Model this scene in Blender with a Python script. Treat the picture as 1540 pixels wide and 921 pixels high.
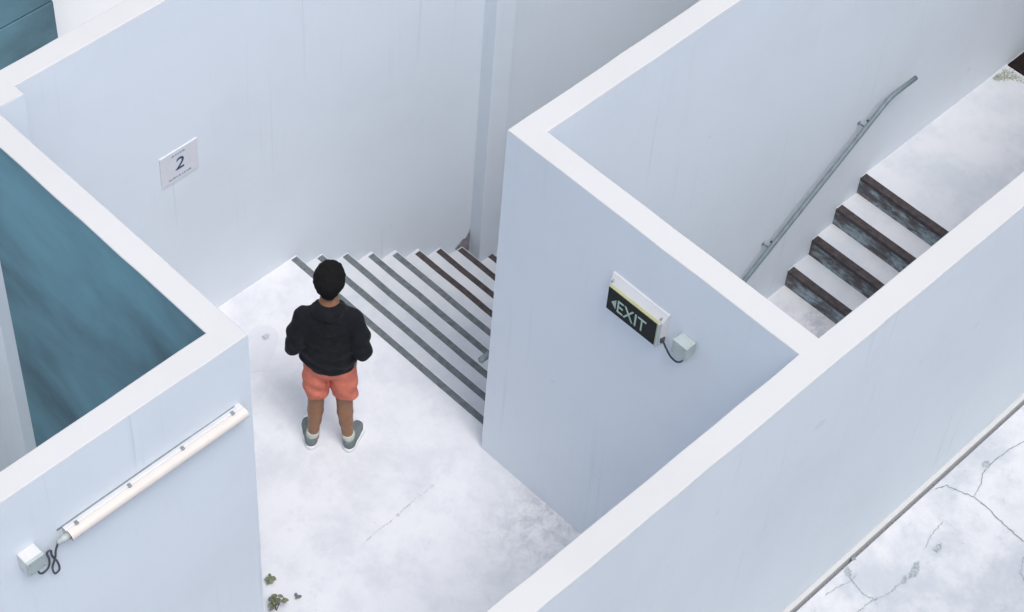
import bpy, bmesh, math, random
import numpy as np
from mathutils import Matrix, Vector
random.seed(7)
R = math.radians
for o in list(bpy.data.objects): bpy.data.objects.remove(o)
S = bpy.context.scene
C = S.collection

# ------------------------------------------------------------------ camera
cd = bpy.data.cameras.new('camera'); cam = bpy.data.objects.new('camera', cd); C.objects.link(cam)
cd.sensor_width = 36; cd.lens = 74.564; cd.clip_start = .1; cd.clip_end = 2000
rx = (0.70910178, -0.70261445, 0.05922502); ux = (0.51684378, 0.57507115, 0.63416534); bx_ = (-0.47963233, -0.41907769, 0.77092588)
cam.matrix_world = Matrix(((rx[0], ux[0], bx_[0], -5.8808), (rx[1], ux[1], bx_[1], -5.2865), (rx[2], ux[2], bx_[2], 11.01), (0, 0, 0, 1)))
S.camera = cam

# ------------------------------------------------------------------ sky, sun, exposure (bright overcast)
SUN_EL, SUN_AZ = R(66), R(-106)          # azimuth: direction towards the sun, measured from +X
w = bpy.data.worlds.new('World'); S.world = w; w.use_nodes = True
nt = w.node_tree; nt.nodes.clear()
sky = nt.nodes.new('ShaderNodeTexSky'); sky.sky_type = 'NISHITA'; sky.sun_disc = False
sky.sun_elevation = SUN_EL; sky.sun_rotation = R(90) - SUN_AZ
sky.air_density = 1.0; sky.dust_density = 3.0; sky.ozone_density = 1.0
hs = nt.nodes.new('ShaderNodeHueSaturation'); hs.inputs['Saturation'].default_value = .60
bg = nt.nodes.new('ShaderNodeBackground'); bg.inputs['Strength'].default_value = .15
wo = nt.nodes.new('ShaderNodeOutputWorld')
nt.links.new(sky.outputs[0], hs.inputs['Color']); nt.links.new(hs.outputs[0], bg.inputs[0]); nt.links.new(bg.outputs[0], wo.inputs[0])
sd = bpy.data.lights.new('sun', 'SUN'); sun = bpy.data.objects.new('sun', sd); C.objects.link(sun)
sd.energy = 1.1; sd.angle = R(22); sd.color = (1, .985, .97)
sun.location = (0, 0, 20)
sdir = Vector((math.cos(SUN_EL) * math.cos(SUN_AZ), math.cos(SUN_EL) * math.sin(SUN_AZ), math.sin(SUN_EL)))
sun.rotation_euler = sdir.to_track_quat('Z', 'Y').to_euler()
S.view_settings.view_transform = 'Standard'; S.view_settings.look = 'None'; S.view_settings.gamma = 1
S.view_settings.exposure = 0.55
S.render.engine = 'CYCLES'; S.cycles.max_bounces = 12; S.cycles.diffuse_bounces = 10
S.render.resolution_x = 1024; S.render.resolution_y = 612

# ------------------------------------------------------------------ helpers
def tag(o, label=None, cat=None, group=None, kind=None):
    if label: o['label'] = label
    if cat: o['category'] = cat
    if group: o['group'] = group
    if kind: o['kind'] = kind
    return o
def link(name, me, mat, parent=None):
    o = bpy.data.objects.new(name, me); C.objects.link(o)
    for m in (mat if isinstance(mat, (list, tuple)) else [mat]):
        if m and m.name not in me.materials: me.materials.append(m)
    if parent: o.parent = parent
    return o
def empty(name, loc, rz=0):
    o = bpy.data.objects.new(name, None); C.objects.link(o); o.location = loc; o.rotation_euler = (0, 0, rz); o.empty_display_size = .1
    return o
def mesh(name, v, f, smooth=False):
    me = bpy.data.meshes.new(name); me.from_pydata([tuple(map(float, q)) for q in v], [], [tuple(map(int, q)) for q in f]); me.update()
    if smooth: me.polygons.foreach_set('use_smooth', [True] * len(me.polygons))
    return me
def box(name, a, b, mat, parent=None, bev=0.0, seg=2):
    bm = bmesh.new(); bmesh.ops.create_cube(bm, size=1)
    a, b = Vector(a), Vector(b)
    for v in bm.verts: v.co = Vector([(a[i] + b[i]) / 2 + v.co[i] * (b[i] - a[i]) for i in range(3)])
    if bev: bmesh.ops.bevel(bm, geom=bm.edges[:], offset=bev, segments=seg, profile=.5, affect='EDGES')
    me = bpy.data.meshes.new(name); bm.to_mesh(me); bm.free()
    return link(name, me, mat, parent)
def tube(name, pts, rad, mat, parent=None, n=10, sm=0):
    """swept tube along a polyline (Catmull-Rom smoothed), capped"""
    P = [Vector(q) for q in pts]
    if sm:
        Q = []
        E = [P[0] * 2 - P[1]] + P + [P[-1] * 2 - P[-2]]
        for i in range(1, len(E) - 2):
            for k in range(sm):
                t = k / sm; a, b, c, d = E[i - 1:i + 3]
                Q.append(.5 * (2 * b + (c - a) * t + (2 * a - 5 * b + 4 * c - d) * t * t + (3 * b - a - 3 * c + d) * t ** 3))
        P = Q + [P[-1]]
    V, F = [], []
    nrm = None
    for i, q in enumerate(P):
        d = (P[min(i + 1, len(P) - 1)] - P[max(i - 1, 0)]).normalized()
        if nrm is None: nrm = d.orthogonal().normalized()
        nrm = (nrm - d * nrm.dot(d)).normalized(); bn = d.cross(nrm)
        r = float(np.interp(i / (len(P) - 1), np.linspace(0, 1, len(rad)), rad)) if isinstance(rad, (list, tuple)) else rad
        for k in range(n):
            a = 2 * math.pi * k / n; V.append(q + nrm * r * math.cos(a) + bn * r * math.sin(a))
    for i in range(len(P) - 1):
        for k in range(n): F.append((i * n + k, i * n + (k + 1) % n, (i + 1) * n + (k + 1) % n, (i + 1) * n + k))
    F.append(tuple(range(n))[::-1]); F.append(tuple(range((len(P) - 1) * n, len(P) * n)))
    me = mesh(name, V, F, True)
    return link(name, me, mat, parent)
def prism(name, poly, z0, z1, mats, parent=None, bev=.008, flags=None, seg=3, pick=None, toplight=False, wavy=False):
    """extrude a CCW plan polygon; the top rim is rounded except on edges whose flag is False (butt joints)"""
    n = len(poly); flags = list(flags or [True] * n)
    if wavy:
        np_, nf_ = [], []
        for q in range(n):
            a, b = Vector(poly[q]), Vector(poly[(q + 1) % n]); ln = (b - a).length; m = max(1, int(ln / .22)); e = (b - a) / max(ln, 1e-6)
            np_.append(poly[q]); nf_.append(flags[q])
            if flags[q]:
                for k in range(1, m): np_.append(tuple(a + (b - a) * (k + random.uniform(-.3, .3)) / m + Vector((-e.y, e.x)) * random.uniform(-.0022, .0022))); nf_.append(flags[q])
        poly, flags, n = np_, nf_, len(np_)
    def inset(ds):
        out = []
        for i in range(n):
            p0, p1, p2 = Vector(poly[i - 1]), Vector(poly[i]), Vector(poly[(i + 1) % n])
            d0, d1 = ds[i - 1], ds[i]
            e0, e1 = (p1 - p0).normalized(), (p2 - p1).normalized()
            n0, n1 = Vector((-e0.y, e0.x)), Vector((-e1.y, e1.x))
            cr = e0.x * e1.y - e0.y * e1.x
            if abs(cr) < .1: out.append(p1 + n0 * min(d0, d1))
            else:
                a = p1 + n0 * d0; b = p1 + n1 * d1
                s = ((b - a).x * e1.y - (b - a).y * e1.x) / cr; out.append(a + e0 * s)
        return out
    rings = [(z0, [Vector(q) for q in poly])]
    for k in range(seg + 1):
        a = math.pi / 2 * k / seg
        rings.append((z1 - bev + bev * math.sin(a), inset([bev * (1 - math.cos(a)) * fl for fl in flags])))
    V, F = [], []
    for z, rg in rings: V += [(q.x, q.y, z) for q in rg]
    for r in range(len(rings) - 1):
        for i in range(n):
            j = (i + 1) % n; F.append((r * n + i, r * n + j, (r + 1) * n + j, (r + 1) * n + i))
    F.append(tuple(range(n))[::-1]); F.append(tuple((len(rings) - 1) * n + i for i in range(n)))
    me = mesh(name, V, F)
    bm = bmesh.new(); bm.from_mesh(me); bmesh.ops.dissolve_degenerate(bm, dist=1e-5, edges=bm.edges[:]); bm.to_mesh(me); bm.free()
    o = link(name, me, mats, parent)
    if pick:
        for p in me.polygons: p.material_index = pick(p)
    if toplight:
        me.materials.append(M_toplight)
        for p in me.polygons:
            if p.normal.z > .2: p.material_index = len(me.materials) - 1
    return o

# ------------------------------------------------------------------ materials
def newmat(name):
    m = bpy.data.materials.new(name); m.use_nodes = True
    return m, m.node_tree, m.node_tree.nodes['Principled BSDF']
class NB:
    """tiny node builder"""
    def __init__(s, t): s.t = t; s.geo = t.nodes.new('ShaderNodeNewGeometry')
    def n(s, ty, **k):
        x = s.t.nodes.new(ty)
        for a, b in k.items(): setattr(x, a, b)
        return x
    def l(s, a, b): s.t.links.new(a, b)
    def map(s, scale=(1, 1, 1), loc=(0, 0, 0)):
        m = s.n('ShaderNodeMapping'); m.inputs['Scale'].default_value = scale; m.inputs['Location'].default_value = loc
        s.l(s.geo.outputs['Position'], m.inputs['Vector']); return m.outputs[0]
    def noise(s, vec, scale, detail=4, rough=.55, dist=0):
        x = s.n('ShaderNodeTexNoise'); x.inputs['Scale'].default_value = scale; x.inputs['Detail'].default_value = detail
        x.inputs['Roughness'].default_value = rough; x.inputs['Distortion'].default_value = dist; s.l(vec, x.inputs['Vector']); return x.outputs['Fac']
    def ramp(s, fac, lo, hi, a=0., b=1.):
        x = s.n('ShaderNodeMapRange'); x.interpolation_type = 'SMOOTHSTEP'
        for i, v in enumerate((lo, hi, a, b)): x.inputs[i + 1].default_value = v
        s.l(fac, x.inputs[0]); return x.outputs[0]
    def mul(s, a, b):
        x = s.n('ShaderNodeMath', operation='MULTIPLY'); s.l(a, x.inputs[0])
        if isinstance(b, (int, float)): x.inputs[1].default_value = b
        else: s.l(b, x.inputs[1])
        return x.outputs[0]
    def mix(s, fac, a, b):
        x = s.n('ShaderNodeMix', data_type='RGBA')
        s.l(fac, x.inputs[0])
        for i, v in ((6, a), (7, b)):
            if isinstance(v, tuple): x.inputs[i].default_value = v + (1,) if len(v) == 3 else v
            else: s.l(v, x.inputs[i])
        return x.outputs[2]
    def bump(s, h, st, dist, prev=None):
        x = s.n('ShaderNodeBump'); x.inputs['Strength'].default_value = st; x.inputs['Distance'].default_value = dist
        s.l(h, x.inputs['Height'])
        if prev: s.l(prev, x.inputs['Normal'])
        return x.outputs[0]
    def axis(s, i):
        x = s.n('ShaderNodeSeparateXYZ'); s.l(s.geo.outputs['Position'], x.inputs[0]); return x.outputs[i]

def wall_mat(name, base, dirt=(.42, .47, .52), amt=.6, streak=.38):
    m, t, b = newmat(name); k = NB(t); P = k.map()
    big = k.ramp(k.noise(P, .9, 5, .6), .42, .72, 0, amt)
    col = k.mix(big, base, tuple(c * .93 for c in base))
    fine = k.ramp(k.noise(P, 14, 6, .65), .55, .8, 0, .18)
    col = k.mix(fine, col, tuple(c * .82 for c in base))
    st = k.ramp(k.noise(k.map((22, 22, .55)), 1.0, 4, .6), .56, .80, 0, streak)       # rain streaks running down
    st = k.mul(st, k.ramp(k.noise(k.map((1.3, 1.3, .8), (3, 1, 0)), 1.0, 3), .45, .65))
    col = k.mix(st, col, dirt)
    spot = k.ramp(k.noise(P, 7, 2, .4), .75, .80, 0, .2)
    col = k.mix(spot, col, dirt)
    k.l(col, b.inputs['Base Color']); b.inputs['Roughness'].default_value = .62; b.inputs['Specular IOR Level'].default_value = .3
    n1 = k.bump(k.noise(P, 130, 4, .6), .10, .004); n2 = k.bump(k.noise(P, 2.2, 4, .5), .18, .02, n1)
    k.l(n2, b.inputs['Normal']); return m
def floor_surface(name, base, grey, dark, amt=1.0, grime=None, spread=0.0):
    m, t, b = newmat(name); k = NB(t); P = k.map()
    a = k.ramp(k.noise(P, 2.1, 9, .70, .12), .40 - spread, .66, 0, .60 * amt)
    col = k.mix(a, base, grey)
    c2 = k.ramp(k.noise(k.map((1, 1, 1), (7, 2, 1)), 7.5, 8, .72, .1), .54, .74, 0, .55 * amt)
    col = k.mix(c2, col, grey)
    c3 = k.ramp(k.noise(k.map((1, 1, 1), (1, 9, 4)), 15, 5, .6, .3), .66, .80, 0, .55 * amt)
    col = k.mix(c3, col, dark)
    c4 = k.ramp(k.noise(k.map((1, 1, 1), (4, 4, 1)), 60, 3, .6), .66, .80, 0, .35 * amt)
    col = k.mix(c4, col, dark)
    if grime:                                                     # worn, dirty strip of floor along a wall foot
        x = k.ramp(k.axis(0), grime[0], grime[1]); y = k.ramp(k.axis(1), grime[2], grime[3])
        g = k.mul(k.mul(x, y), k.ramp(k.noise(P, 11, 8, .75, .5), .38, .68, 0, 1.0))
        col = k.mix(g, col, tuple(c * .82 for c in grey))
        g2 = k.mul(k.mul(x, y), k.ramp(k.noise(P, 26, 5, .65, .2), .60, .74, 0, .8))
        col = k.mix(g2, col, tuple(c * .8 for c in dark))
    k.l(col, b.inputs['Base Color']); b.inputs['Roughness'].default_value = .7; b.inputs['Specular IOR Level'].default_value = .25
    n1 = k.bump(k.noise(P, 90, 5, .7), .25, .004); n2 = k.bump(k.noise(P, 6, 6, .6), .2, .01, n1)
    k.l(n2, b.inputs['Normal']); return m
def plain(name, col, rough=.5, var=.12, scale=30, bump=.1, metal=0., spec=.5):
    m, t, b = newmat(name); k = NB(t)
    tc = k.n('ShaderNodeTexCoord').outputs['Object']
    f = k.ramp(k.noise(tc, scale, 5, .6), .35, .7)
    k.l(k.mix(f, col, tuple(c * (1 - var) for c in col)), b.inputs['Base Color'])
    b.inputs['Roughness'].default_value = rough; b.inputs['Metallic'].default_value = metal; b.inputs['Specular IOR Level'].default_value = spec
    if bump: k.l(k.bump(k.noise(tc, scale * 4, 4, .6), bump, .003), b.inputs['Normal'])
    return m
def cloth(name, col, weave=900, var=.25, bump=.5):
    m, t, b = newmat(name); k = NB(t)
    tc = k.n('ShaderNodeTexCoord').outputs['Object']
    f = k.ramp(k.noise(tc, 14, 6, .65), .35, .7)
    k.l(k.mix(f, col, tuple(c * (1 - var) for c in col)), b.inputs['Base Color'])
    b.inputs['Roughness'].default_value = .9; b.inputs['Specular IOR Level'].default_value = .15
    b.inputs['Sheen Weight'].default_value = .03; b.inputs['Sheen Roughness'].default_value = .5
    n1 = k.bump(k.noise(tc, weave, 2, .5), bump, .0015)
    k.l(k.bump(k.noise(tc, 22, 5, .6, .8), .5, .012, n1), b.inputs['Normal']); return m

WHITE = (.69, .738, .782)
TOPLIGHT = (.57, .568, .56)
M_wall = wall_mat('white_wall_paint', WHITE)
M_toplight = wall_mat('white_coping_paint', TOPLIGHT, amt=.6, streak=.0)  # upward faces only: the light they catch is balanced in this colour
M_lampwall = wall_mat('white_wall_paint_streaked', WHITE, streak=.5)
M_tealshadow = None
def tealshadow_mat():
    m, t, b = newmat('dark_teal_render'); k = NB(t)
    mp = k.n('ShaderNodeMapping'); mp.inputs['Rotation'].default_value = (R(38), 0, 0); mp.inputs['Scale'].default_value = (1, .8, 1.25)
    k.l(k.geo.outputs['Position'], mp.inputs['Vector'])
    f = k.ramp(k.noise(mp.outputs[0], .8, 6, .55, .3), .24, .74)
    col = k.mix(f, (.05, .078, .105), (.155, .335, .40))  # teal render with shade coloured in: dark end falls lower left
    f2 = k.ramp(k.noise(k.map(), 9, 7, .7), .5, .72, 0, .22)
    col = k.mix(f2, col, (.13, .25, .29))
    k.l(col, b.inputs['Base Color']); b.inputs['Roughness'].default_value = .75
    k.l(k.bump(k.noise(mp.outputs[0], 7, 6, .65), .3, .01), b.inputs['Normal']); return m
M_tealshadow = tealshadow_mat()
M_floor = floor_surface('worn_white_floor', (.655, .66, .68), (.49, .51, .55), (.36, .395, .44), 1.0, grime=(-.75, -.05, -.15, -.65))
M_outer = floor_surface('cracked_pale_concrete', (.665, .665, .68), (.44, .475, .515), (.31, .35, .38), 1.3, spread=.03)
M_deck = floor_surface('pale_roof_deck', (.68, .68, .68), (.645, .645, .65), (.61, .615, .62), .5)
M_tread = floor_surface('white_step_paint', (.59, .60, .625), (.44, .48, .525), (.38, .42, .45), 1.0)
M_strip = plain('grey_green_nosing', (.155, .18, .19), .6, .35, 24, .5)
M_stripb = plain('dark_brown_nosing', (.075, .06, .062), .7, .5, 24, .5)
def riser_mat():
    m, t, b = newmat('stained_riser'); k = NB(t)
    f = k.ramp(k.noise(k.map((1, 2.6, 6)), 2.2, 8, .68, .15), .34, .58)
    col = k.mix(f, (.32, .40, .44), (.095, .082, .082))
    f2 = k.ramp(k.noise(k.map((1, 1, 1)), 26, 6, .7), .52, .70, 0, .8)
    col = k.mix(f2, col, (.10, .085, .085))
    k.l(col, b.inputs['Base Color']); b.inputs['Roughness'].default_value = .8
    k.l(k.bump(k.noise(k.map(), 60, 5, .7), .3, .004), b.inputs['Normal']); return m
M_riser = riser_mat()
M_metal = plain('grey_painted_steel', (.17, .215, .23), .5, .2, 20, .15, .0, .5)
M_white = plain('white_plastic', (.60, .60, .61), .4, .06, 12, .05)
M_diff = plain('cream_diffuser', (.62, .575, .53), .45, .05, 8, .02)
M_clip = plain('steel_clip', (.30, .34, .37), .35, .2, 40, .05, .6)
M_boxg = plain('grey_green_plastic', (.40, .45, .44), .45, .1, 20, .08)
M_cable = plain('dark_cable', (.055, .065, .075), .5, .2, 30, .1)
M_black = plain('black_sign_panel', (.010, .014, .015), .6, .2, 20, .02, spec=.2)
M_yel = plain('yellow_green_acrylic', (.42, .42, .22), .3, .15, 20, .02)
M_letter = plain('pale_green_lettering', (.33, .45, .39), .5, .06, 30, .02)
M_plate = plain('white_sign_plate', (.66, .66, .69), .4, .04, 20, .02)
M_ink = plain('navy_ink', (.018, .05, .13), .5, .15, 60, 0)
M_inkp = plain('pale_blue_ink', (.30, .36, .45), .6, .3, 90, 0)
M_crack = plain('crack_dirt', (.29, .33, .35), .9, .4, 60, .3)
M_dirt = plain('damp_stain', (.45, .485, .51), .9, .4, 60, .3)
M_dark = plain('dark_brown_rubber', (.022, .015, .016), .9, .3, 40, .4, spec=.1)
M_pane = plain('dark_glass', (.03, .04, .05), .08, .1, 4, 0)
M_ground = plain('far_ground', (.22, .22, .21), .9, .3, .5, .2)
M_leaf = plain('leaf_green', (.17, .195, .115), .75, .35, 30, .1)
M_leafd = plain('leaf_dull', (.14, .17, .16), .7, .35, 30, .1)
M_stem = plain('plant_stem', (.10, .085, .05), .7, .3, 40, .1)

# ------------------------------------------------------------------ key dimensions (metres)
T = .152; YF, TF = -2.046, .155; XL, YL, TL = -1.902, -.123, .145
YB, TB = 2.003, .150; H1, H2 = 2.905, 2.867
ZO = .30                                     # outer terrace level
XE = 9.0
NZ, TR, RI = .19, .233, .1655                # first nosing, tread, riser of the flight going down

# ------------------------------------------------------------------ the setting
tag(box('ground', (-300, -300, -6.3), (300, 300, -6), M_ground), kind='structure')
def slab(name, poly, z0, z1, mat):
    o = prism(name, poly, z0, z1, mat, bev=.004, seg=1); return tag(o, kind='structure')
i = .004
slab('landing_floor', [(-9, YF - i), (0 + i, YF - i), (0 + i, -i), (NZ, -i), (NZ, YB + i), (XL - i, YB + i), (XL - i, YL - i), (-9, YL - i)], -.30, 0, M_floor)
slab('terrace_floor', [(-12, -16), (16, -16), (16, -2.250), (-12, -2.250)], -.2, ZO, M_outer)
slab('terrace_subfloor', [(-12, -2.4), (16, -2.4), (16, YF - .02), (-12, YF - .02)], -.5, ZO - .05, M_dirt)
slab('roof_deck', [(-12, YB + TB - .02), (16, YB + TB - .02), (16, 16), (-12, 16)], 0, ZO, M_deck)
slab('shaft_floor', [(-9, YL + .01), (XL - .01, YL + .01), (XL - .01, YB + .05), (-9, YB + .05)], -5.3, -5.0, M_ground)
slab('lower_landing', [(NZ + 12 * TR - .02, -.01), (XE, -.01), (XE, YB + .01), (NZ + 12 * TR - .02, YB + .01)], -2.6, -13 * RI + .02, M_floor)
slab('upper_landing', [(3.66, YF - i), (5.376, YF - i), (5.376, -T + i), (3.66, -T + i)], -.25, .05, M_tread)

# ------------------------------------------------------------------ walls
ZB = -5.2
jb = .009
back = prism('back_wall', [(XL, 1.925), (-1.72, 1.925), (-1.72, YB), (XE, YB), (XE, YB + TB), (-9, YB + TB), (-9, 2.075), (XL - TL, 2.075), (XL - TL, 1.925)],
             ZB, H2, M_wall, flags=[1, 1, 1, 0, 1, 0, 1, 0, 0], toplight=True, wavy=True)
tag(back, 'long pale wall carrying the small number plate above the descending steps', 'wall')
box('pilaster', (1.900, YB - .116, ZB), (2.092, YB + .02, H2 - .02), M_wall, back, .006)
sv = [(1.74, -1.13), (1.79, -1.19), (1.86, -1.255), (1.897, -1.285), (1.897, -1.00), (1.888, -1.04), (1.872, -1.06), (1.862, -1.085), (1.85, -1.09), (1.825, -1.08), (1.80, -1.10)]
link('damp_stain', mesh('damp_stain', [(x, YB - .003, z) for x, z in sv], [tuple(range(len(sv)))]), plain('brown_damp', (.29, .27, .285), .9, .4, 30, .2), back)
left = prism('lamp_wall', [(XL, YL), (XL, 1.925), (XL - TL, 1.925), (XL - TL, YL + TL), (-9, YL + TL), (-9, YL)], ZB, H2, [M_lampwall, M_tealshadow],
             flags=[1, 0, 1, 1, 0, 1], pick=lambda p: 1 if p.normal.x < -.9 and p.center.x > -3 else 0, toplight=True, wavy=True)
tag(left, 'L-shaped white wall with the tube lamp, dark teal on its inner side', 'wall')
blk = prism('partition_wall', [(0, 0), (0, YF), (T, YF), (T, -T), (XE, -T), (XE, 0)], ZB, H1, M_wall, flags=[1, 0, 1, 1, 0, 1], toplight=True, wavy=True)
tag(blk, 'L-shaped white wall bearing the exit sign, between the two stair flights', 'wall')
front = prism('front_wall', [(-9, YF - TF), (XE, YF - TF), (XE, YF), (T + jb, YF), (T, YF), (0, YF), (-jb, YF), (-9, YF)], ZB, H1, M_wall,
              flags=[1, 0, 1, 0, 0, 0, 1, 0], toplight=True, wavy=True)
tag(front, 'long straight white wall beside the cracked concrete terrace', 'wall')
box('base_ledge', (-9, YF - TF - .030, ZO - .04), (XE, YF - TF + .002, ZO + .022), M_toplight, front, .006)
blk2 = empty('service_block', (-4, 5.6, ZO))
tag(blk2, 'dark teal block standing behind the back wall', 'building')
def rel(o, p): o.location = -p.location; o.parent = p; return o
rel(box('wall_core', (-9, 4.175, ZO), (-.115, 7, 4.2), M_tealshadow), blk2)  # teal colour stands in for overhead shade on this block
rel(box('wall_panel', (-9, 4.15, ZO), (-.100, 4.18, 1.012), M_tealshadow, None, .004), blk2)
rel(box('wall_panel', (-9, 4.15, 1.026), (-.100, 4.18, 4.2), M_tealshadow, None, .004), blk2)
nb = empty('apartment_block', (0, -9, ZO)); tag(nb, 'tall pale building facing the terrace, standing outside the walls', 'building')  # out-of-view block, height set to dim the terrace and front wall
rl_ = lambda o: (setattr(o, 'location', -nb.location), setattr(o, 'parent', nb))
rl_(box('wall', (-14, -14, ZO), (18, -5.8, 5.3), M_wall, None, .02))  # body of the added unseen shading block
rl_(box('parapet', (-14.1, -6.0, 5.3), (18.1, -5.72, 5.55), M_toplight, None, .02))
for wx in range(-11, 17, 4):
    for wz in (1.3,):
        wf = box('window', (wx - .75, -5.83, wz), (wx + .75, -5.77, wz + 1.7), M_boxg, None, .01); rl_(wf)
        for sx in (-1, 1):
            pn = box('pane', (wx + sx * .35 - .30, -5.772, wz + .12), (wx + sx * .35 + .30, -5.762, wz + 1.58), M_pane); pn.parent = wf
tag(box('roof_slab', (6.0, YF - TF, H1 + .004), (XE + 3, -.06, H1 + .26), M_wall, None, .01), 'white roof slab over the far end of the upper landing', 'roof')
tag(box('roof_slab', (4.9, -.04, H1 + .004), (XE + 3, YB + TB, H1 + .24), M_wall, None, .01), 'white roof slab over the lower end of the descending steps', 'roof')  # out-of-view slab added to dim the lower flight and back wall
tag(box('end_wall', (XE + .004, YF - TF, ZB), (XE + .2, YB + TB, H1), M_wall), 'white wall closing the covered end of the stairs', 'wall')

# ------------------------------------------------------------------ stairs going down (centre)
st = empty('descending_stairs', (NZ, 1, 0)); tag(st, 'white steps with dark nosing strips going down beside the back wall', 'stairs')
Z0 = type('q', (), {'location': Vector((0, 0, 0))})()
def rl(o, par, root): o.location = -root.location; o.parent = par; return o
def strip(x0, x1, y0, y1, z, mat, lip, side):
    """grooved nosing strip lying on a step edge, with a lip folded over the edge"""
    V, F = [], []
    h = .004; n = 5
    prof = []
    for g in range(n):
        a = x0 + (x1 - x0) * g / n; b = x0 + (x1 - x0) * (g + .62) / n
        prof += [(a, z + h), (b, z + h), (b, z + h * .45), (x0 + (x1 - x0) * (g + 1) / n, z + h * .45)]
    prof = [(x0, z - .002)] + prof + [(x1, z - .002)]
    rows = []
    ny = 9
    for j in range(ny):
        y = y0 + (y1 - y0) * j / (ny - 1); jx = random.uniform(-.0025, .0025) if 0 < j < ny - 1 else 0
        rows.append(len(V)); V += [(p[0] + jx, y, p[1]) for p in prof]
    m = len(prof)
    for j in range(ny - 1):
        for q in range(m): a = rows[j] + q; b = rows[j] + (q + 1) % m; F.append((a, b, rows[j + 1] + (q + 1) % m, rows[j + 1] + q))
    F.append(tuple(range(m))[::-1]); F.append(tuple(rows[-1] + q for q in range(m)))
    me = mesh('nosing_strip', V, F); bm = bmesh.new(); bm.from_mesh(me); bmesh.ops.recalc_face_normals(bm, faces=bm.faces); bm.to_mesh(me); bm.free()
    return link('nosing_strip', me, mat)
o = strip(NZ - .056, NZ - .008, .004, YB - .012, 0, M_strip, .03, 1); o.name = 'nosing_strip'; rl(o, st, st)
for k in range(1, 13):
    z = -RI * k; x0 = NZ + TR * (k - 1); x1 = NZ + TR * k
    s = rl(box('step', (x0 - .05, -.006, z - .30), (x1, YB + .006, z), M_tread, None, .004), st, st)
    rl(strip(x1 - .056, x1 - .008, .004 + random.random() * .01, YB - .01 - random.random() * .02, z, M_strip if k < 5 else M_stripb, .03, 1), s, Z0)

# ------------------------------------------------------------------ stairs going up (right)
su = empty('ascending_stairs', (3.64, -1, .05)); tag(su, 'steps with stained dark risers climbing to a landing inside the walls', 'stairs')
TR2, RI2 = .227, .1655
for k in range(0, 4):
    z = .05 - RI2 * k; x0 = 3.64 - TR2 * k
    x1 = 3.67 if k == 0 else x0 + TR2 + .02
    s = rl(box('step', (x0, YF - .006, z - .34), (x1 + .1, -T + .006, z - (.0 if k else .0005)), [M_tread, M_riser], None, .004), su, su)
    for p in s.data.polygons:
        if p.normal.x < -.9: p.material_index = 1
    rl(strip(x0 + .004, x0 + .056, YF + .01, -T - .006, z, M_stripb, 0, -1), s, Z0)
    rl(box('nosing_lip', (x0 - .005, YF + .01, z - .030), (x0 + .003, -T - .006, z + .003), M_stripb), s, Z0)
tag(box('bottom_floor', (T - .004, YF - .004, -2.5), (3.64 - 3 * TR2 + .02, -T + .004, .05 - RI2 * 4), M_floor), kind='structure')
dark_sheet = box('floor_mat', (5.385, YF + .01, -.05), (7.2, -T - .008, .058), M_dark, None, .005)  # near-black sheet over the pale covered floor
tag(dark_sheet, 'dark brown rubber flooring beyond the mossy end of the upper landing', 'mat')
tag(box('covered_floor', (5.37, YF - .004, -.3), (XE, -T + .004, .045), M_floor), kind='structure')

# ------------------------------------------------------------------ handrails
hr = empty('handrail', (2.9, -T, .5)); tag(hr, 'grey steel handrail fixed along the wall of the stairs with stained risers', 'handrail')
yr = -T - .079
pt = [(1.45, -.515), (1.75, -.312), (3.57, .92), (3.60, .935), (3.64, .942), (3.88, .942)]
rl(tube('rail', [(a, yr, b) for a, b in pt], .0175, M_metal, None, 14), hr, hr)
for bxp in (1.75, 2.54, 3.41):
    zz = -.989 + (bxp - .75) * .677
    b_ = rl(tube('bracket', [(bxp, yr, zz - .015), (bxp, yr + .01, zz - .045), (bxp, yr + .04, zz - .055), (bxp, -T + .002, zz - .055)], .007, M_metal, None, 8, 4), hr, hr)
    rl(box('fixing_plate', (bxp - .013, -T - .004, zz - .068), (bxp + .013, -T + .001, zz - .042), M_metal, None, .002), b_, Z0)
    rl(box('bolt', (bxp - .008, yr + .006, zz + .008), (bxp + .008, yr + .024, zz + .022), M_cable, None, .003), b_, Z0)
h2 = empty('handrail', (1, 0, .4)); tag(h2, 'short rail end poking past the corner of the exit sign wall', 'handrail')
rl(tube('rail', [(.005, .07, .832), (.10, .07, .832), (.14, .07, .82), (2.6, .07, .82 - 2.46 * .71)], .0215, M_metal, None, 12), h2, h2)
for bxp in (.35, 1.4, 2.4):
    zz = .82 - (bxp - .14) * .71
    rl(tube('bracket', [(bxp, .07, zz - .01), (bxp, .06, zz - .05), (bxp, -.002, zz - .055)], .007, M_metal, None, 8, 3), h2, h2)

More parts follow.
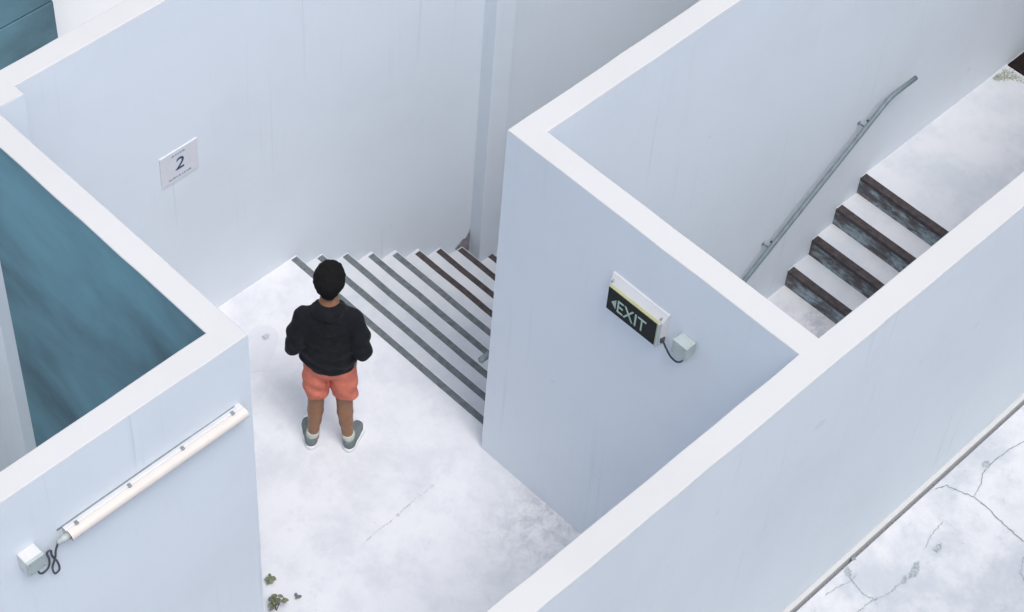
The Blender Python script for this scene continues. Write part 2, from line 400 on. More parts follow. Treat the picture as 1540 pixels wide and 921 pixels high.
# ------------------------------------------------------------------ tube lamp on the lamp wall
lamp = empty('tube_lamp', (-2.53, YL, 2.35)); tag(lamp, 'long cream fluorescent tube lamp fixed on the white wall', 'lamp')
L0, L1 = -3.085, -1.985
def profile_bar(name, prof, x0, x1, mat, taper=.015, rounds=3):
    V, F = [], []; cy = sum(p[0] for p in prof) / len(prof); cz = sum(p[1] for p in prof) / len(prof); n = len(prof)
    xs = []
    for k in range(rounds + 1):
        a = math.pi / 2 * k / rounds; xs.append((x0 + taper * (1 - math.sin(a)), .6 + .4 * math.sin(a) if rounds else 1))
    xs2 = [(x0 + x1 - x, s) for x, s in xs[::-1]]
    for x, s in xs + xs2: V += [(x, cy + (p[0] - cy) * s, cz + (p[1] - cz) * s) for p in prof]
    m = len(xs) * 2
    for r in range(m - 1):
        for q in range(n): F.append((r * n + q, r * n + (q + 1) % n, (r + 1) * n + (q + 1) % n, (r + 1) * n + q))
    F.append(tuple(range(n))[::-1]); F.append(tuple((m - 1) * n + q for q in range(n)))
    me = mesh(name, V, F, True); bm = bmesh.new(); bm.from_mesh(me); bmesh.ops.recalc_face_normals(bm, faces=bm.faces); bm.to_mesh(me); bm.free()
    try: me.set_sharp_from_angle(angle=R(40))
    except Exception: pass
    return link(name, me, mat)
zc = 2.352
rl(profile_bar('housing', [(YL + .001, zc - .030), (YL - .026, zc - .034), (YL - .032, zc - .030), (YL - .032, zc + .030), (YL - .026, zc + .034), (YL + .001, zc + .030)], L0, L1, M_white, .006, 2), lamp, lamp)
pr = [(YL - .030 - .046 * math.sin(a) ** .8, zc - .004 + .030 * math.cos(a)) for a in [math.pi * k / 14 for k in range(15)]]
rl(profile_bar('diffuser', pr, L0 + .006, L1 + .004, M_diff, .03, 4), lamp, lamp)
for cx in (-3.02, -2.70, -2.37, -2.05):
    rl(box('clip', (cx - .010, YL - .040, zc + .028), (cx + .009, YL - .018, zc + .038), M_clip, None, .003), lamp, lamp)
    rl(box('clip', (cx - .010, YL - .062, zc - .039), (cx + .010, YL - .024, zc - .027), M_clip, None, .003), lamp, lamp)
rl(box('back_rail', (L0 - .03, YL - .004, zc + .028), (L1 - .03, YL + .001, zc + .037), M_clip), lamp, lamp)
rl(tube('cable_gland', [(L0 + .01, YL - .04, zc - .004), (L0 - .03, YL - .04, zc - .004), (L0 - .034, YL - .04, zc - .004), (L0 - .06, YL - .04, zc - .006)], [.02, .02, .015, .013], M_boxg, None, 12), lamp, lamp)
rl(tube('cable', [(L0 - .055, YL - .04, zc - .006), (L0 - .075, YL - .04, zc - .05), (L0 - .082, YL - .035, zc - .11), (L0 - .105, YL - .03, zc - .185), (L0 - .098, YL - .03, zc - .245), (L0 - .07, YL - .03, zc - .235),
                  (L0 - .072, YL - .028, zc - .17), (L0 - .092, YL - .025, zc - .10), (L0 - .095, YL - .025, zc - .05), (L0 - .115, YL - .02, zc - .06), (L0 - .108, YL - .02, zc - .12), (L0 - .125, YL - .03, zc - .16), (L0 - .165, YL - .035, zc - .165), (L0 - .185, YL - .035, zc - .128), (L0 - .185, YL - .035, zc - .03)],
        .0055, M_cable, None, 8, 6), lamp, lamp)
def junction_box(a, b, label, axis):
    r = empty('junction_box', [(a[i] + b[i]) / 2 for i in range(3)]); tag(r, label, 'box')
    rl(box('housing', a, b, M_white if axis == 'y' else M_boxg, None, .006, 3), r, r)
    if axis == 'y':
        c = (a[0] - .002, a[1] - .012, a[2] - .002); d = (b[0] + .002, a[1] + .006, b[2] + .002)
    else:
        c = (a[0] - .012, a[1] - .002, a[2] - .002); d = (a[0] + .006, b[1] + .002, b[2] + .002)
    rl(box('cover', c, d, M_boxg, None, .004, 2), r, r)
    for u in (.14, .86):
        for v in (.16, .84):
            if axis == 'y':
                x = a[0] + (b[0] - a[0]) * u; z = a[2] + (b[2] - a[2]) * v
                rl(tube('screw', [(x, c[1] - .002, z), (x, c[1] + .004, z)], .004, M_clip, None, 8), r, r)
            else:
                y = a[1] + (b[1] - a[1]) * u; z = a[2] + (b[2] - a[2]) * v
                rl(tube('screw', [(c[0] - .002, y, z), (c[0] + .004, y, z)], .004, M_clip, None, 8), r, r)
    return r
junction_box((-3.345, YL - .075, 2.315), (-3.247, YL + .001, 2.415), 'pale cube junction box beside the end of the tube lamp', 'y')

# ------------------------------------------------------------------ exit sign
def text_mesh(body, size, shear=0.):
    cu = bpy.data.curves.new('txt', 'FONT'); cu.body = body; cu.size = size; cu.extrude = .0012; cu.shear = shear; cu.resolution_u = 4
    cu.align_x = 'LEFT'; cu.align_y = 'BOTTOM_BASELINE'
    o = bpy.data.objects.new('txt', cu); C.objects.link(o)
    me = bpy.data.meshes.new_from_object(o.evaluated_get(bpy.context.evaluated_depsgraph_get()))
    bpy.data.objects.remove(o)
    co = np.array([v.co for v in me.vertices]); mn, mx = co.min(0), co.max(0)
    return me, mn, mx
def fit_text(name, body, mat, w_, h_, frame, shear=0.):
    """text scaled into w x h; frame maps (u right, v up, n out) to world"""
    bpy.context.view_layer.update()
    me, mn, mx = text_mesh(body, .1, shear)
    for v in me.vertices:
        u = (v.co.x - mn[0]) / (mx[0] - mn[0]) * w_; q = (v.co.y - mn[1]) / (mx[1] - mn[1]) * h_
        v.co = frame(u, q, v.co.z)
    me.update(); me.materials.clear(); return link(name, me, mat)
ex = empty('exit_sign', (0, -1.04, 2.34)); tag(ex, 'black exit sign with pale lettering and left arrow on white wall', 'sign')
sec = [(.001, 2.482), (-.010, 2.482), (-.043, 2.425), (-.043, 2.252), (.001, 2.252)]
V = [(x, y, z) for y in (-1.250, -.845) for x, z in sec]
for q_, y_ in ((2, -1.238), (3, -1.238), (2 + 5, -.860), (3 + 5, -.860)): V[q_] = (V[q_][0], y_, V[q_][2])
me = mesh('mounting_plate', V, [tuple(range(5)), tuple(range(5, 10))[::-1]] + [(k, k + 5, (k + 1) % 5 + 5, (k + 1) % 5) for k in range(5)])
bm = bmesh.new(); bm.from_mesh(me); bmesh.ops.recalc_face_normals(bm, faces=bm.faces); bm.to_mesh(me); bm.free()
pl = rl(link('mounting_plate', me, M_white), ex, ex)
for yy in (-.882, -1.238):
    rl(tube('screw', [(-.040, yy * .985, 2.446), (-.022, yy * .985, 2.450)], .006, M_clip, None, 10), pl, Z0)
bd = rl(box('sign_body', (-.058, -1.224, 2.246), (-.040, -.867, 2.430), M_yel, None, .003), ex, ex)
fp = rl(box('face_panel', (-.0615, -1.216, 2.250), (-.0555, -.870, 2.424), M_black, None, .0015), ex, ex)
rl(box('side_cap', (-.062, -1.233, 2.243), (-.008, -1.222, 2.433), M_boxg, None, .003), ex, ex)
rl(fit_text('lettering', 'EXIT', M_letter, .205, .092, lambda u, v, n: (-.0625 - n, -.945 - u, 2.285 + v)), fp, Z0)
am = mesh('arrow', [(-.0635, -.902, 2.331), (-.0635, -.934, 2.295), (-.0635, -.934, 2.367), (-.060, -.902, 2.331), (-.060, -.934, 2.295), (-.060, -.934, 2.367)],
          [(0, 1, 2), (5, 4, 3), (0, 3, 4, 1), (1, 4, 5, 2), (2, 5, 3, 0)])
rl(link('arrow', am, M_letter), fp, Z0)
rl(tube('cable', [(-.03, -1.228, 2.30), (-.03, -1.252, 2.29), (-.02, -1.275, 2.24), (-.02, -1.315, 2.205), (-.02, -1.36, 2.205), (-.025, -1.396, 2.26), (-.03, -1.398, 2.35)], .0055, M_cable, None, 8, 5), ex, ex)
rl(box('cable_entry', (-.04, -1.252, 2.275), (-.012, -1.226, 2.31), M_cable, None, .003), ex, ex)
junction_box((-.065, -1.442, 2.335), (.001, -1.345, 2.432), 'grey-green junction box cabled to the exit sign', 'x')

# ------------------------------------------------------------------ number plate
np_ = empty('number_plate', (-.71, YB, 1.55)); tag(np_, 'small white plate with a dark blue number 2 on the long wall', 'sign')
pp = rl(box('plate', (-.853, YB - .008, 1.42), (-.567, YB + .001, 1.678), M_plate, None, .002), np_, np_)
rl(fit_text('numeral', '2', M_ink, .068, .095, lambda u, v, n: (-.745 + u, YB - .0095 - n, 1.512 + v), .15), pp, Z0)
def marks(x0, x1, z, h):
    x = x0
    while x < x1:
        wd = random.uniform(.008, .022)
        rl(box('small_print', (x, YB - .0095, z + random.uniform(-.001, .001)), (min(x + wd, x1), YB - .0075, z + h * random.uniform(.7, 1)), M_inkp), pp, Z0)
        x += wd + random.uniform(.003, .008)
marks(-.765, -.665, 1.638, .013); marks(-.80, -.625, 1.450, .014)

# ------------------------------------------------------------------ cracks, stains and repairs in the concrete
def ribbon(name, pts, wd, z, mat, parent, jag=.005, n=9):
    P = []
    for a, b in zip(pts[:-1], pts[1:]):
        for k in range(n):
            t = k / n; P.append(Vector((a[0] + (b[0] - a[0]) * t, a[1] + (b[1] - a[1]) * t)) + (Vector((random.uniform(-jag, jag), random.uniform(-jag, jag))) if k else Vector((0, 0))))
    P.append(Vector(pts[-1])); V, F = [], []
    for q, p in enumerate(P):
        d = (P[min(q + 1, len(P) - 1)] - P[max(q - 1, 0)]).normalized(); nn = Vector((-d.y, d.x))
        ww = wd * random.uniform(.45, 1.2) * (.25 if q in (0, len(P) - 1) else 1)
        V += [(*(p + nn * ww), z), (*(p - nn * ww), z)]
    for q in range(len(P) - 1): F.append((2 * q, 2 * q + 1, 2 * q + 3, 2 * q + 2))
    me = mesh(name, V, F); bm = bmesh.new(); bm.from_mesh(me)
    bmesh.ops.recalc_face_normals(bm, faces=bm.faces); bm.to_mesh(me); bm.free()
    return link(name, me, mat, parent)
terr = bpy.data.objects['terrace_floor']; zc_ = ZO + .003
for pts, wd, mt in [([(1.70, -2.27), (1.777, -2.296), (1.80, -2.38), (1.839, -2.473), (1.835, -2.587), (1.81, -2.726), (1.80, -2.875), (1.86, -3.1), (1.82, -3.5)], .0038, M_crack),
                    ([(1.839, -2.473), (1.96, -2.44), (2.025, -2.399), (2.152, -2.392), (2.30, -2.40), (2.46, -2.44), (2.9, -2.40), (3.6, -2.5)], .003, M_crack),
                    ([(.825, -2.289), (.80, -2.34), (.778, -2.442), (.80, -2.52)], .004, M_dirt),
                    ([(.60, -2.30), (.70, -2.31), (.80, -2.345), (.86, -2.33)], .004, M_dirt),
                    ([(.55, -2.50), (.773, -2.512), (.90, -2.55), (1.042, -2.552)], .005, M_dirt),
                    ([(1.55, -2.45), (1.40, -2.47), (1.30, -2.50)], .003, M_dirt),
                    ([(1.82, -2.9), (1.6, -3.0), (1.5, -3.2)], .004, M_dirt)]:
    ribbon('crack', pts, wd, zc_, mt, terr)
def blotch(name, c, rx_, ry_, z, mat, parent, n=30, rot=0, jag=.42):
    V = [(c[0], c[1], z)]; V += [(c[0] + math.cos(rot) * a_ - math.sin(rot) * b_, c[1] + math.sin(rot) * a_ + math.cos(rot) * b_, z) for a_, b_ in
         [(rx_ * math.cos(2 * math.pi * k / n) * random.uniform(1 - jag, 1 + jag), ry_ * math.sin(2 * math.pi * k / n) * random.uniform(1 - jag, 1 + jag)) for k in range(n)]]
    return link(name, mesh(name, V, [(0, 1 + k, 1 + (k + 1) % n) for k in range(n)]), mat, parent)
for c, a, b, ro in [((1.139, -2.552), .07, .022, .3), ((1.042, -2.552), .03, .012, .5), ((1.369, -2.551), .035, .02, .1), ((2.10, -2.37), .03, .02, 0), ((.83, -2.29), .03, .018, .8)]:
    blotch('pothole', c, a, b, zc_ + .001, M_dirt, terr, rot=ro)
blotch('pothole', (.93, -2.247), .016, .012, zc_ + .001, M_crack, terr)
lf = bpy.data.objects['landing_floor']
M_patch = floor_surface('repair_mortar', (.60, .61, .64), (.52, .54, .58), (.45, .48, .53), .8)
# rounded repair patch near the lamp wall
V = []
ax = Vector((.0, 0)); cP = Vector((-.44, 1.61)); d1 = Vector((.82, .57)).normalized(); d2 = Vector((-d1.y, d1.x))
out = [cP + d1 * (.10 * math.cos(a)) + d2 * (.10 * math.sin(a)) for a in [R(-90) + R(180) * k / 12 for k in range(13)]]
out += [cP - d1 * .27 + d2 * .075, cP - d1 * .30 + d2 * .0, cP - d1 * .27 - d2 * .085]
me = mesh('repair_patch', [(p.x, p.y, z) for z in (-.002, .002) for p in out],
          [tuple(range(len(out), 2 * len(out)))] + [(k, (k + 1) % len(out), (k + 1) % len(out) + len(out), k + len(out)) for k in range(len(out))])
link('repair_patch', me, M_patch, lf)
blotch('stain', (-.43, 1.60), .028, .022, .0035, plain('patch_stain', (.52, .55, .59), .9, .3, 40, .2), lf)
M_scr = plain('scratch_mark', (.60, .61, .635), .9, .3, 60, .1)
ribbon('scratch', [(-.76, -.02), (-.60, -.008), (-.41, -.005)], .010, .002, M_scr, lf, .004)
ribbon('scratch', [(-1.05, -.03), (-.90, -.02), (-.78, -.025)], .005, .002, M_scr, lf, .004)

# ------------------------------------------------------------------ weeds
def leaf(V, F, p, d, up, ln, wd):
    d = Vector(d).normalized(); up = Vector(up); s = d.cross(up).normalized(); n0 = len(V); p = Vector(p)
    rows = [(0, .05), (.3, .8), (.6, 1), (.85, .6), (1, .02)]
    for t, q in rows:
        c = p + d * ln * t - up * (ln * .35 * t * t); V += [c - s * wd * q + up * wd * .25 * q, c, c + s * wd * q + up * wd * .25 * q]
    for r in range(4):
        for q in range(2): a = n0 + r * 3 + q; F.append((a, a + 1, a + 4, a + 3))
def weed(name, root, h, nst, lean, leaves, size, mat, label):
    r = empty(name, root); tag(r, label, 'plant')
    V, F = [], []
    for s_ in range(nst):
        a = lean + random.uniform(-1.2, 1.2); ht = h * random.uniform(.55, 1); o_ = random.uniform(.1, .5) * ht
        tip = Vector((math.cos(a) * o_, math.sin(a) * o_, ht))
        pts = [Vector((0, 0, -.004)), tip * .5 + Vector((0, 0, .15 * ht)), tip]
        st_ = tube('stem', pts, [.003, .0022, .0012], M_stem, r, 5)
        for k in range(leaves):
            t = .3 + .7 * (k + .5) / leaves; p = pts[0].lerp(pts[1], t * 2) if t < .5 else pts[1].lerp(pts[2], t * 2 - 1)
            b = random.uniform(0, 6.28)
            leaf(V, F, p, (math.cos(b), math.sin(b), random.uniform(.1, .7)), (0, 0, 1), size * random.uniform(.6, 1.2), size * .3 * random.uniform(.7, 1.2))
    link('foliage', mesh('foliage', V, F, True), mat, r)
weed('weed', (-1.74, -.03, 0), .14, 5, .7, 4, .048, M_leaf, 'leafy green weed growing at the foot of the tube lamp wall')
weed('weed', (-1.63, .15, 0), .04, 2, .9, 4, .045, M_leaf, 'tiny low weed sprig sprouting from the white landing floor')
V, F = [], []
leaf(V, F, (-1.61, -.05, .012), (.6, -.1, .1), (0, 0, 1), .05, .013); leaf(V, F, (-1.60, -.045, .012), (.5, .5, .2), (0, 0, 1), .035, .01)
tag(link('dry_leaf', mesh('dry_leaf', V, F, True), M_leafd), 'grey-green fallen leaf lying beside the leafy weed', 'leaf')
V, F = [], []
for k in range(420):
    u = random.random(); c = Vector((5.20 + .15 * u + random.gauss(0, .018), -.165 - .20 * u * random.random() - abs(random.gauss(0, .02)), .05))
    b = random.uniform(0, 6.28); leaf(V, F, c, (math.cos(b), math.sin(b), random.uniform(.0, .5)), (0, 0, 1), random.uniform(.008, .018), random.uniform(.003, .006))
tag(link('moss', mesh('moss', V, F, True), plain('moss_green', (.33, .36, .28), .9, .4, 40, .2)), 'green moss along the far edge of the upper landing', 'moss', kind='stuff')

# ------------------------------------------------------------------ the person (signed-distance modelling, meshed with surface nets)
def smin(a, b, k):
    if k <= 0: return np.minimum(a, b)
    h = np.maximum(k - np.abs(a - b), 0) / k
    return np.minimum(a, b) - h * h * k * .25
class Field:
    def __init__(s, lo, hi, h):
        s.lo = np.array(lo, float); s.h = h; s.n = np.ceil((np.array(hi) - s.lo) / h).astype(int) + 1
        s.f = np.full(s.n, .09, np.float32)
        s.ax = [(s.lo[i] + np.arange(s.n[i]) * h).astype(np.float32) for i in range(3)]
    def sub(s, lo, hi):
        a = np.clip(np.floor((np.array(lo) - s.lo) / s.h).astype(int), 0, s.n); b = np.clip(np.ceil((np.array(hi) - s.lo) / s.h).astype(int) + 1, 0, s.n)
        return tuple(slice(a[i], b[i]) for i in range(3))
    def grid(s, sl): return np.meshgrid(*[s.ax[i][sl[i]] for i in range(3)], indexing='ij')
    def cone(s, a, b, ra, rb, k=.03, sc=(1, 1, 1), cut=False):
        a = np.array(a, float); b = np.array(b, float); sc = np.array(sc, float)
        m = (max(ra, rb) / sc.min()) + .06
        sl = s.sub(np.minimum(a, b) - m, np.maximum(a, b) + m)
        if any(q.stop <= q.start for q in sl): return
        X, Y, Z = s.grid(sl); A = a * sc; D = (b - a) * sc; dd = max(D @ D, 1e-9)
        px, py, pz = X * sc[0] - A[0], Y * sc[1] - A[1], Z * sc[2] - A[2]
        t = np.clip((px * D[0] + py * D[1] + pz * D[2]) / dd, 0, 1)
        d = np.sqrt((px - t * D[0]) ** 2 + (py - t * D[1]) ** 2 + (pz - t * D[2]) ** 2) - (ra + (rb - ra) * t)
        s.f[sl] = np.maximum(s.f[sl], -d) if cut else smin(s.f[sl], d.astype(np.float32), k)
    def chain(s, pts, k=.03, sc=(1, 1, 1)):
        for (a, ra), (b, rb) in zip(pts[:-1], pts[1:]): s.cone(a, b, ra, rb, k, sc)
    def clip(s, nrm, off, r=.006):
        X, Y, Z = np.meshgrid(*s.ax, indexing='ij'); d = nrm[0] * X + nrm[1] * Y + nrm[2] * Z - off
        s.f = -smin(-s.f, -d, r)
    def warp(s, fn):
        X, Y, Z = np.meshgrid(*s.ax, indexing='ij'); s.f = s.f + fn(X, Y, Z).astype(np.float32)
    def mesh(s, name, smooth_it=0):
        f = s.f; f = np.pad(f, 1, constant_values=.09); n = np.array(f.shape); ins = f < 0
        c = np.zeros(n - 1, int)
        corners = [(i, j, k) for i in (0, 1) for j in (0, 1) for k in (0, 1)]
        for i, j, k in corners: c += ins[i:n[0] - 1 + i, j:n[1] - 1 + j, k:n[2] - 1 + k]
        act = np.argwhere((c > 0) & (c < 8)); idx = -np.ones(n - 1, int); idx[tuple(act.T)] = np.arange(len(act))
        acc = np.zeros((len(act), 3)); cnt = np.zeros(len(act))
        for p in corners:
            for a in range(3):
                if p[a] == 0:
                    q = list(p); q[a] = 1
                    fa = f[tuple((act + p).T)]; fb = f[tuple((act + q).T)]; m = (fa < 0) != (fb < 0)
                    t = np.where(m, fa / np.where(m, fa - fb, 1), 0); v = np.array(p, float) + np.zeros((len(act), 3)); v[:, a] += t
                    acc[m] += v[m]; cnt[m] += 1
        V = (act + acc / cnt[:, None] - 1) * s.h + s.lo
        F = []
        for a in range(3):
            b, d = (a + 1) % 3, (a + 2) % 3
            sl0 = [slice(1, -1)] * 3; sl0[a] = slice(0, -1); sl1 = [slice(1, -1)] * 3; sl1[a] = slice(1, None)
            e0 = ins[tuple(sl0)]; e1 = ins[tuple(sl1)]
            for flip, msk in ((False, e0 & ~e1), (True, ~e0 & e1)):
                g = np.argwhere(msk); off = np.ones(3, int); off[a] = 0; g = g + off
                def at(db, dd_):
                    q = g.copy(); q[:, b] -= db; q[:, d] -= dd_; return idx[tuple(q.T)]
                quad = np.stack([at(1, 1), at(0, 1), at(0, 0), at(1, 0)], 1)
                F.append(quad[:, ::-1] if flip else quad)
        F = np.concatenate(F)
        return mesh(name, V, F, True)
def wob(X, Y, Z, s, ph): return np.sin(X * s + 1.7 * np.sin(Z * s * .6 + ph)) * np.sin(Y * s * 1.1 + ph * 2 + 1.3 * np.sin(X * s * .7)) * np.sin(Z * s * .9 + ph)

person = empty('person', (-.728, .629, 0), R(42.7 - 90))
tag(person, 'person seen from behind in black pullover, coral shorts and grey shoes, arms bent forward', 'person')
M_skin = plain('skin', (.27, .132, .07), .5, .12, 40, .06, spec=.35)
M_skin.node_tree.nodes['Principled BSDF'].inputs['Subsurface Weight'].default_value = .08
M_skin.node_tree.nodes['Principled BSDF'].inputs['Subsurface Radius'].default_value = (.012, .005, .003)
M_hair = plain('black_hair', (.010, .0095, .0095), .85, .4, 160, .6, spec=.12)
M_sweat = cloth('black_pullover_knit', (.0105, .0115, .0145))
M_short = cloth('coral_shorts_cotton', (.66, .195, .13), 1200, .18)
M_upper = cloth('grey_green_shoe_canvas', (.17, .20, .20), 1200, .3)
M_sole = plain('white_rubber_sole', (.78, .79, .80), .5, .08, 30, .1)
M_sock = cloth('pale_sock', (.52, .55, .50), 1500, .15)
M_eye = plain('eye_white', (.75, .73, .70), .2, .02, 10, 0); M_iris = plain('dark_iris', (.02, .012, .008), .15, .02, 10, 0); M_lip = plain('lips', (.30, .11, .085), .45, .1, 30, .05)

# joints, x right, y forward, z up
HC = np.array((.0, .095, 1.555)); tilt = R(24)
def hd(x, y, z):                                    # head-local (y forward, z up) tilted down
    return (HC[0] + x, HC[1] + y * math.cos(tilt) + z * math.sin(tilt), HC[2] - y * math.sin(tilt) + z * math.cos(tilt))
SH = lambda s: (s * .146, .035, 1.297)
EL = lambda s: (s * .205, -.030, 1.085)
WR = lambda s: (s * .090, .180, 1.085)
B = Field((-.36, -.16, -.01), (.36, .42, 1.76), .0062)
B.chain([((0, .075, .93), .105), ((0, .08, 1.06), .098), ((0, .065, 1.20), .098), ((0, .045, 1.28), .080)], .06, (.76, 1, 1))
B.chain([((0, .035, 1.30), .060), ((0, .05, 1.39), .052), ((0, .07, 1.47), .050)], .05)
for s in (-1, 1):
    B.cone((s * .04, .04, 1.31), SH(s), .050, .050, .06)
    B.chain([(SH(s), .047), (EL(s), .036), (WR(s), .026)], .02)
    B.chain([((s * .080, .072, .90), .088), ((s * .087, .072, .49), .053), ((s * .092, .060, .35), .050), ((s * .099, .054, .25), .043), ((s * .106, .053, .16), .035), ((s * .112, .055, .085), .032)], .012)
    B.chain([((s * .112, .055, .07), .034), ((s * .135, .14, .035), .026)], .03)
    # hand: palm, four unequal fingers bent at two joints, thumb from the side of the palm
    w0 = np.array(WR(s)); fd = np.array((-s * .42, .88, -.22)); fd /= np.linalg.norm(fd); un = np.array((-s * .35, -.05, .94)); un -= fd * (un @ fd); un /= np.linalg.norm(un); sd_ = np.cross(fd, un)
    for o_ in (-.026, -.009, .009, .026): B.cone(w0 + fd * .012 + sd_ * o_ * .55, w0 + fd * .082 + sd_ * o_, .0165, .012, .014)
    for o_, ln in ((-.030, .060), (-.0105, .072), (.0095, .078), (.029, .070)):
        k0 = w0 + fd * .085 + sd_ * o_ * 1.05; k1 = k0 + (fd * .86 - un * .5) * ln * .52; k2 = k1 + (fd * .35 - un * .93) * ln * .42
        B.chain([(k0, .0098), (k1, .0088), (k2, .0075)], .004)
    ts = 1 if (sd_[0] * s) < 0 else -1
    th0 = w0 + fd * .03 + sd_ * ts * .022; th1 = th0 + fd * .03 + sd_ * ts * .026 - un * .012; th2 = th1 + fd * .034 + sd_ * ts * .004 - un * .008
    B.chain([(th0, .0145), (th1, .0115), (th2, .009)], .006)
# head
B.cone(hd(0, -.012, .022), hd(0, .022, .022), .078, .076, .03, (1.06, 1, .96))
B.cone(hd(0, .035, -.03), hd(0, .052, -.085), .058, .036, .04)
B.cone(hd(0, .09, .012), hd(0, .108, -.022), .008, .0125, .014)                          # nose
for s in (-1, 1):
    B.cone(hd(s * .0115, .098, -.026), hd(s * .0115, .094, -.027), .0075, .0075, .008)
    B.cone(hd(s * .012, .091, .035), hd(s * .045, .076, .034), .008, .007, .014)           # brow
    B.cone(hd(s * .031, .112, .013), hd(s * .031, .100, .013), .013, .013, 0, cut=True)     # eye sockets
    B.cone(hd(s * .074, -.006, .012), hd(s * .078, -.016, .024), .009, .011, .01); B.cone(hd(s * .074, -.004, .0), hd(s * .073, .0, -.016), .009, .007, .01)   # ears
body = link('body', B.mesh('body'), M_skin, person)
for s in (-1, 1):
    def ball(nm, c, r, mat, par, seg=12):
        bm = bmesh.new(); bmesh.ops.create_uvsphere(bm, u_segments=seg, v_segments=8, radius=r)
        for v in bm.verts: v.co += Vector(c)
        me = bpy.data.meshes.new(nm); bm.to_mesh(me); bm.free(); me.polygons.foreach_set('use_smooth', [True] * len(me.polygons)); return link(nm, me, mat, par)
    e = ball('eye', hd(s * .031, .0855, .013), .0125, M_eye, person); ball('iris', hd(s * .030, .0935, .010), .0058, M_iris, e)
tube('lips', [hd(-.022, .080, -.056), hd(-.010, .0895, -.053), hd(0, .0915, -.054), hd(.010, .0895, -.053), hd(.022, .080, -.056)], [.003, .006, .0062, .006, .003], M_lip, person, 8, 3)
# hair
Hf = Field((-.13, -.07, 1.40), (.13, .25, 1.72), .0042)
Hf.cone(hd(0, -.018, .030), hd(0, .022, .036), .089, .085, .03, (1.03, 1, .97))
Hf.cone(hd(0, -.045, -.01), hd(0, -.040, -.055), .060, .043, .05, (.86, 1, 1))
for k in range(60):
    a = random.uniform(0, 6.28); e_ = random.uniform(-.5, 1.5); v = np.array((math.cos(a) * math.cos(e_), math.sin(a) * math.cos(e_), math.sin(e_)))
    if v[1] > .45 and v[2] < .5: continue
    p0 = np.array((0, -.005, .03)) + v * np.array((.080, .088, .088)); tdir = np.cross(v, (0, 0, 1)) + np.array((0, -.2, -.6)); tdir /= np.linalg.norm(tdir)
    Hf.cone(hd(*p0), hd(*(p0 + tdir * .03)), random.uniform(.010, .016), .006, .012)
Hf.warp(lambda X, Y, Z: .003 * wob(X, Y, Z, 110, .4) + .0045 * wob(X, Y, Z, 44, 1.1))
nf = np.array((0, math.cos(tilt), -math.sin(tilt)))                                        # open the face
q0 = np.array(hd(0, .058, .0)); nn = nf * .86 + np.array((0, -math.sin(tilt), -math.cos(tilt))) * .51; nn /= np.linalg.norm(nn)
Hf.clip(nn, float(nn @ q0), .012)
link('hair', Hf.mesh('hair'), M_hair, person)
# pullover
P_ = Field((-.33, -.20, .78), (.33, .34, 1.47), .0058)
P_.chain([((0, .070, .83), .113), ((0, .066, .95), .118), ((0, .066, 1.06), .118), ((0, .052, 1.18), .116), ((0, .036, 1.27), .094)], .06, (.74, 1, 1))
for s in (-1, 1):
    P_.cone((s * .04, .036, 1.325), SH(s), .058, .057, .06)
    P_.chain([(SH(s), .059), ((s * .188, .000, 1.19), .054), (EL(s), .051)], .018)
    P_.chain([(EL(s), .050), ((s * .148, .085, 1.083), .046), ((s * .105, .155, 1.085), .038)], .025)
    P_.cone((s * .099, .163, 1.085), (s * .094, .173, 1.085), .036, .033, .008)
# hood gathered round the neck and lying on the upper back
P_.chain([((-.062, .080, 1.372), .024), ((-.068, .028, 1.392), .030), ((-.044, -.014, 1.402), .034), ((0, -.028, 1.400), .036), ((.044, -.014, 1.402), .034), ((.068, .028, 1.392), .030), ((.062, .080, 1.372), .024)], .03)
P_.chain([((-.050, -.028, 1.33), .022), ((0, -.046, 1.29), .020), ((.050, -.028, 1.33), .022)], .05)
def folds(X, Y, Z):
    lowb = np.clip((1.14 - Z) / .22, 0, 1)
    f = .005 * np.sin(Z * 62 + 3.2 * np.sin(X * 9 + 1) + 2 * Y * 10) * lowb
    f += .0055 * wob(X, Y, Z, 24, .7) + .003 * wob(X, Y, Z, 52, 2.0)
    arm = np.clip((np.abs(X) - .14) / .05, 0, 1); f += .003 * np.sin(Z * 75 + X * 40) * arm * np.clip((1.25 - Z) / .1, 0, 1)
    return f
P_.warp(folds)
P_.clip((0, .02, -1), -.838, .01)
P_.cone((0, .055, 1.42), (0, .09, 1.56), .053, .058, 0, cut=True)
pull = link('pullover', P_.mesh('pullover'), M_sweat, person)
RB = Field((-.26, -.14, .80), (.26, .28, .92), .0055)
RB.cone((0, .070, .846), (0, .070, .852), .1135, .1145, 0, (.74, 1, 1)); RB.clip((0, 0, 1), .862, .004); RB.clip((0, 0, -1), -.826, .008)
link('waist_rib', RB.mesh('waist_rib'), M_sweat, pull)
# shorts
Q = Field((-.25, -.14, .46), (.25, .28, .93), .0055)
Q.chain([((0, .070, .91), .104), ((0, .068, .83), .110)], .05, (.76, 1, 1))
for s in (-1, 1): Q.chain([((s * .074, .066, .82), .086), ((s * .083, .066, .68), .083), ((s * .090, .068, .46), .079)], .02, (1, .97, 1))
def sf(X, Y, Z): return .006 * wob(X, Y, Z, 28, .3) + .0045 * np.sin(Z * 55 + X * 30 + 2 * np.sin(Y * 20)) * np.clip((.80 - Z) / .2, 0, 1)
Q.warp(sf)
X, Y, Z = np.meshgrid(*Q.ax, indexing='ij')
Q.f = np.maximum(Q.f, .535 + .010 * np.sin(X * 22) + .008 * np.sin(Y * 30 + 1) - Z)
Q.clip((0, 0, 1), .92, .01)
for s in (-1, 1): Q.cone((s * .090, .068, .36), (s * .088, .068, .565), .064, .064, 0, cut=True)
sh = link('shorts', Q.mesh('shorts'), M_short, person)
tube('seam', [(0, -.044, .85), (0, -.043, .77), (0, -.02, .70)], .0035, M_short, sh, 6, 3)
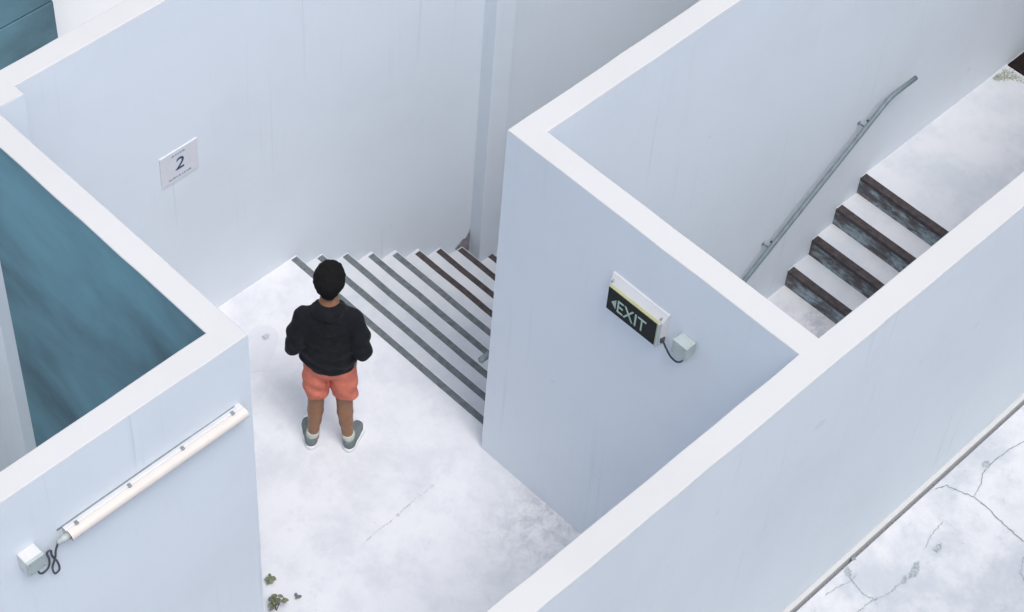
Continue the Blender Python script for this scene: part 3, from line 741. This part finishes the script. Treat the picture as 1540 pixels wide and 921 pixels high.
# shoes, each splayed outwards
def shoe(s):
    r = R(14)
    def fx(x, y, z):
        y *= .9
        return (s * .112 + s * (x * math.cos(r) + y * math.sin(r)), .0 + y * math.cos(r) - x * math.sin(r), z)
    lo, hi = (-.28, -.05, -.005), (.28, .33, .22)
    U = Field(lo, hi, .0045)
    U.chain([(fx(0, .038, .050), .0345), (fx(0, .12, .052), .033), (fx(.002, .19, .040), .034), (fx(.0, .232, .032), .030)], .03, (1, 1, 1))
    U.chain([(fx(0, .045, .055), .037), (fx(0, .048, .095), .038)], .02); U.cone(fx(0, .10, .07), fx(0, .15, .055), .034, .030, .03)
    U.clip((0, 0, -1), -.022, .004); U.clip((0, -.45, 1), .108 - .45 * .045, .006)
    U.cone(fx(0, .052, .10), fx(0, .055, .16), .030, .034, 0, cut=True)
    u = link('shoe', U.mesh('shoe'), M_upper, person)
    L = Field(lo, hi, .0045)
    L.chain([(fx(0, .036, .014), .0385), (fx(0, .12, .014), .036), (fx(.004, .19, .014), .041), (fx(.001, .236, .014), .036)], .04, (1, 1, .35))
    L.clip((0, 0, -1), -.0005, .002); L.clip((0, 0, 1), .032, .003)
    link('sole', L.mesh('sole'), M_sole, u)
    TC = Field(lo, hi, .0045)
    TC.chain([(fx(.001, .215, .036), .0335), (fx(.0, .238, .031), .0315)], .03); TC.clip((0, 0, -1), -.022, .003)
    yy = fx(0, .205, 0); dn = (-s * math.sin(r), -math.cos(r), 0); TC.clip(dn, dn[0] * yy[0] + dn[1] * yy[1], .004)
    link('toe_cap', TC.mesh('toe_cap'), M_sole, u)
    K = Field(lo, hi, .0045)
    K.chain([(fx(0, .054, .06), .037), ((s * .1105, .055, .118), .0375), ((s * .1095, .055, .128), .039)], .02); K.clip((0, 0, 1), .136, .004)
    link('sock', K.mesh('sock'), M_sock, u)
    for k in range(4):
        y = .10 + .022 * k; z = .098 - .0085 * k
        tube('lace', [fx(-.018, y, z - .004), fx(0, y, z + .004), fx(.018, y, z - .004)], .0024, M_sole, u, 6, 3)
shoe(-1); shoe(1)
